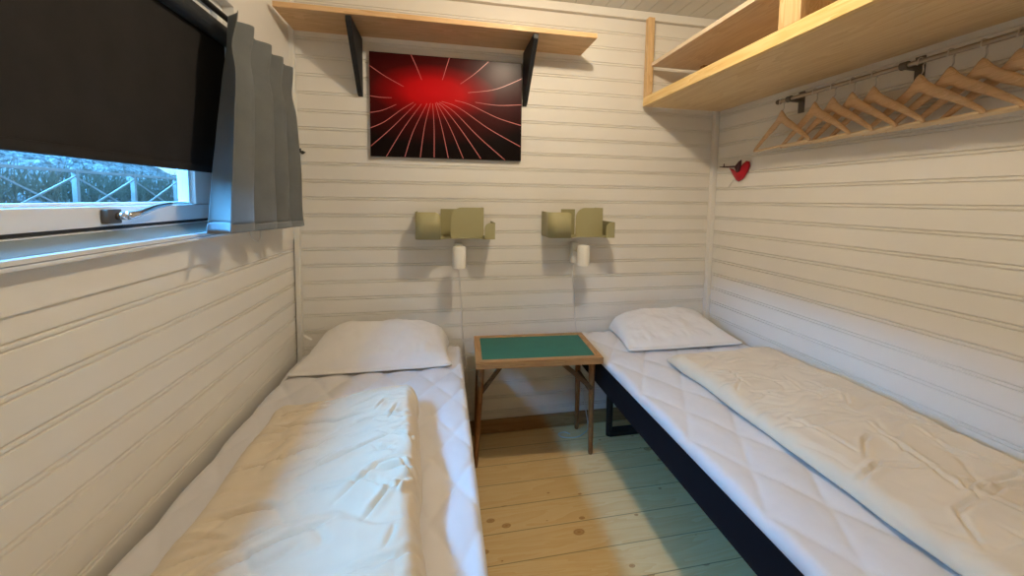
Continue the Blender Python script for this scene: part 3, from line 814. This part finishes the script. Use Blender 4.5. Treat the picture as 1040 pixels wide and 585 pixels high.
# ------------------------------------------------------------------ red ornament by the corner
orn = empty('hanging_ornament', (W-.001, -.19, 1.40), 'small red felt bird-like ornament on the right wall beside the back corner', 'ornament')
def flat_shape(bm, pts, x0, th, puff):
    n = len(pts); c = Vector((0, sum(p[0] for p in pts)/n, sum(p[1] for p in pts)/n))
    rings = []
    for k, (s, dx) in enumerate([(.97, 0), (1, th*.3), (.98, th*.6), (.75, th*.6+puff*.6), (.35, th*.6+puff)]):
        rings.append([bm.verts.new((x0-dx, c.y+(p[0]-c.y)*s, c.z+(p[1]-c.z)*s)) for p in pts])
    for a, b in zip(rings, rings[1:]):
        for i in range(n): bm.faces.new((a[i], a[(i+1) % n], b[(i+1) % n], b[i]))
    bm.faces.new(rings[0][::-1]); bm.faces.new(rings[-1])
bm = bmesh.new()
flat_shape(bm, [(-.128, 1.425), (-.150, 1.416), (-.168, 1.405), (-.188, 1.402), (-.210, 1.412), (-.225, 1.432), (-.240, 1.452), (-.258, 1.447), (-.262, 1.425), (-.250, 1.398), (-.232, 1.372), (-.214, 1.357), (-.196, 1.350), (-.180, 1.358), (-.160, 1.382), (-.142, 1.405)], W-.004, .012, .012)
finish(bm, 'body', 'red', orn, True)
bm = bmesh.new()
flat_shape(bm, [(-.185, 1.425), (-.212, 1.452), (-.228, 1.458), (-.228, 1.430), (-.218, 1.400), (-.200, 1.396)], W-.026, .006, .006)
finish(bm, 'wing', 'maroon', orn, True)
bm = bmesh.new(); tube(bm, [(W-.014, -.062, 1.436), (W-.014, -.10, 1.432), (W-.014, -.20, 1.428)], [.0018, .0035, .004], 8)
tube(bm, [(W-.014, -.092, 1.434), (W-.014, -.094, 1.450)], .0025, 6); finish(bm, 'stick', 'maroon', orn)
bm = bmesh.new(); tube(bm, [(W-.012, -.170, 1.368), (W-.010, -.148, 1.345), (W-.010, -.128, 1.320)], .002, 6); finish(bm, 'thread', 'cord', orn)

# ------------------------------------------------------------------ outside: rocky bank and fence
def stone_mat():
    m, nt, out = new_mat('grey_rock_and_dry_grass')
    p = principled(nt, out, .9, .2)
    v = N(nt, 'ShaderNodeTexVoronoi', Scale=9.0); L(nt, coords(nt, (1, 1, 1.6)), v.inputs['Vector'])
    n = N(nt, 'ShaderNodeTexNoise', Scale=16.0, Detail=6.0, Distortion=1.0); L(nt, coords(nt), n.inputs['Vector'])
    c1 = ramp(nt, v.outputs['Color'], [(.2, (.07, .075, .08)), (.8, (.22, .225, .22))])
    c2 = ramp(nt, n.outputs['Fac'], [(.36, (.012, .017, .02)), (.5, (.11, .12, .12)), (.66, (.30, .31, .30))])
    L(nt, mix(nt, .6, c1, c2), p.inputs['Base Color'])
    return m
M['stone'] = stone_mat(); M['fence'] = plain('weathered_grey_fence_wood', (.33, .33, .32), .8, .2, var=.15)
M['grass'] = plain('dry_grass', (.17, .18, .14), .9, .1, var=.35, scale=20)
bm = bmesh.new()
P = []
for i in range(70):
    x = -3.0-i*.10; row = []
    for j in range(150):
        y = -4+j*.10
        z = .55+.42*(-3.0-x)*(.75+.25*fbm(y*.3, x*.3, 2))+.22*abs(fbm(x*1.1, y*1.1, 7, 4))
        row.append((x, y, z))
    P.append(row)
grid_surface(bm, P); tag(finish(bm, 'hillside_ground', 'stone', None), kind='structure')
bm = bmesh.new(); box(bm, (-3.1, -4, .45), (-.3, 11, .55)); tag(finish(bm, 'yard_ground', 'stone', None), kind='structure')
bm = bmesh.new()
for k in range(2600):
    x = random.uniform(-5.2, -4.5); y = random.uniform(-2.2, 8); z0 = .55+.42*(-3-x)*.8; h = random.uniform(.2, .62); a = random.uniform(0, 6.28)
    l = random.uniform(-.2, .2); w = random.uniform(.006, .014)
    v = [bm.verts.new((x, y-w, z0)), bm.verts.new((x, y+w, z0)), bm.verts.new((x+l*.4, y+l*.6+w*.6, z0+h*.6)), bm.verts.new((x+l*.4, y+l*.6-w*.6, z0+h*.6)), bm.verts.new((x+l, y+l*1.4, z0+h))]
    bm.faces.new(v[:4]); bm.faces.new((v[3], v[2], v[4]))
tag(finish(bm, 'tall_grass', 'grass'), kind='stuff')
FX = -4.3; fz = 1.03
fn = empty('lattice_fence', (FX, 2.5, .8), 'pale wooden fence with crossed braces seen outside through the window', 'fence')
for k in range(9):
    yy = -1.6+k*.98
    bm = bmesh.new(); box(bm, (FX-.03, yy-.022, .55), (FX+.03, yy+.022, 1.56), .004); finish(bm, 'post', 'fence', fn)
    if k < 8:
        bm = bmesh.new(); obar(bm, (FX+.035, yy, .98), (FX+.035, yy+.98, 1.50), .016, .022); finish(bm, 'brace', 'fence', fn)
        bm = bmesh.new(); obar(bm, (FX-.035, yy, 1.50), (FX-.035, yy+.98, .98), .016, .022); finish(bm, 'brace', 'fence', fn)
bm = bmesh.new(); box(bm, (FX-.02, -1.8, 1.53), (FX+.02, 6.6, 1.57), .004); finish(bm, 'top_rail', 'fence', fn)

# ------------------------------------------------------------------ light
w = bpy.data.worlds.new('overcast_sky'); scene.world = w; w.use_nodes = True
nt = w.node_tree; bg = nt.nodes['Background']
tc = nt.nodes.new('ShaderNodeTexCoord'); sp = nt.nodes.new('ShaderNodeSeparateXYZ'); L(nt, tc.outputs['Generated'], sp.inputs[0])
L(nt, ramp(nt, math_(nt, 'ADD', math_(nt, 'MULTIPLY', sp.outputs[2], .5), .5), [(.45, (.22, .42, .62)), (.55, (.34, .66, 1.0)), (1.0, (.22, .52, 1.0))]), bg.inputs['Color'])
bg.inputs['Strength'].default_value = 2.2

sd = bpy.data.lights.new('daylight', 'SUN'); sd.energy = 50.0; sd.angle = radians(54); sd.color = (.105, .46, 1.0)
so = bpy.data.objects.new('daylight', sd); COL.objects.link(so)
d = Vector((.755, .24, -.61)); so.rotation_euler = d.to_track_quat('-Z', 'Y').to_euler(); so.location = (-6, -2, 5)

pd = bpy.data.lights.new('ceiling_lamp', 'POINT'); pd.energy = 24; pd.shadow_soft_size = .032; pd.color = (1.0, .835, .61)
po = bpy.data.objects.new('ceiling_lamp', pd); COL.objects.link(po); po.location = (1.12, -.97, 2.185)

# ------------------------------------------------------------------ camera
f, CX, CY = 376.75, 520.0, 230.13
yaw, pitch, roll = .1850, -.0728, .0134
fwd = Vector((sin(yaw)*cos(pitch), cos(yaw)*cos(pitch), sin(pitch))); right = Vector((cos(yaw), -sin(yaw), 0)); up = right.cross(fwd)
r2 = right*cos(roll)+up*sin(roll); u2 = -right*sin(roll)+up*cos(roll)
cd = bpy.data.cameras.new('camera'); co = bpy.data.objects.new('camera', cd); COL.objects.link(co)
mw = Matrix((r2, u2, -fwd)).transposed().to_4x4(); mw.translation = (.6816, -1.886, 1.241)
co.matrix_world = mw
cd.sensor_fit = 'HORIZONTAL'; cd.sensor_width = 36; cd.lens = f/1040*36
cd.shift_x = 0; cd.shift_y = -(585/2-CY)/1040
cd.clip_start = .02; cd.clip_end = 100
scene.camera = co
vs = scene.view_settings
vs.view_transform = 'Standard'; vs.look = 'None'; vs.exposure = 0.1; vs.gamma = 1.0; vs.use_curve_mapping = False
scene.cycles.use_denoising = True
scene.cycles.max_bounces = 8; scene.cycles.diffuse_bounces = 5; scene.cycles.transparent_max_bounces = 12
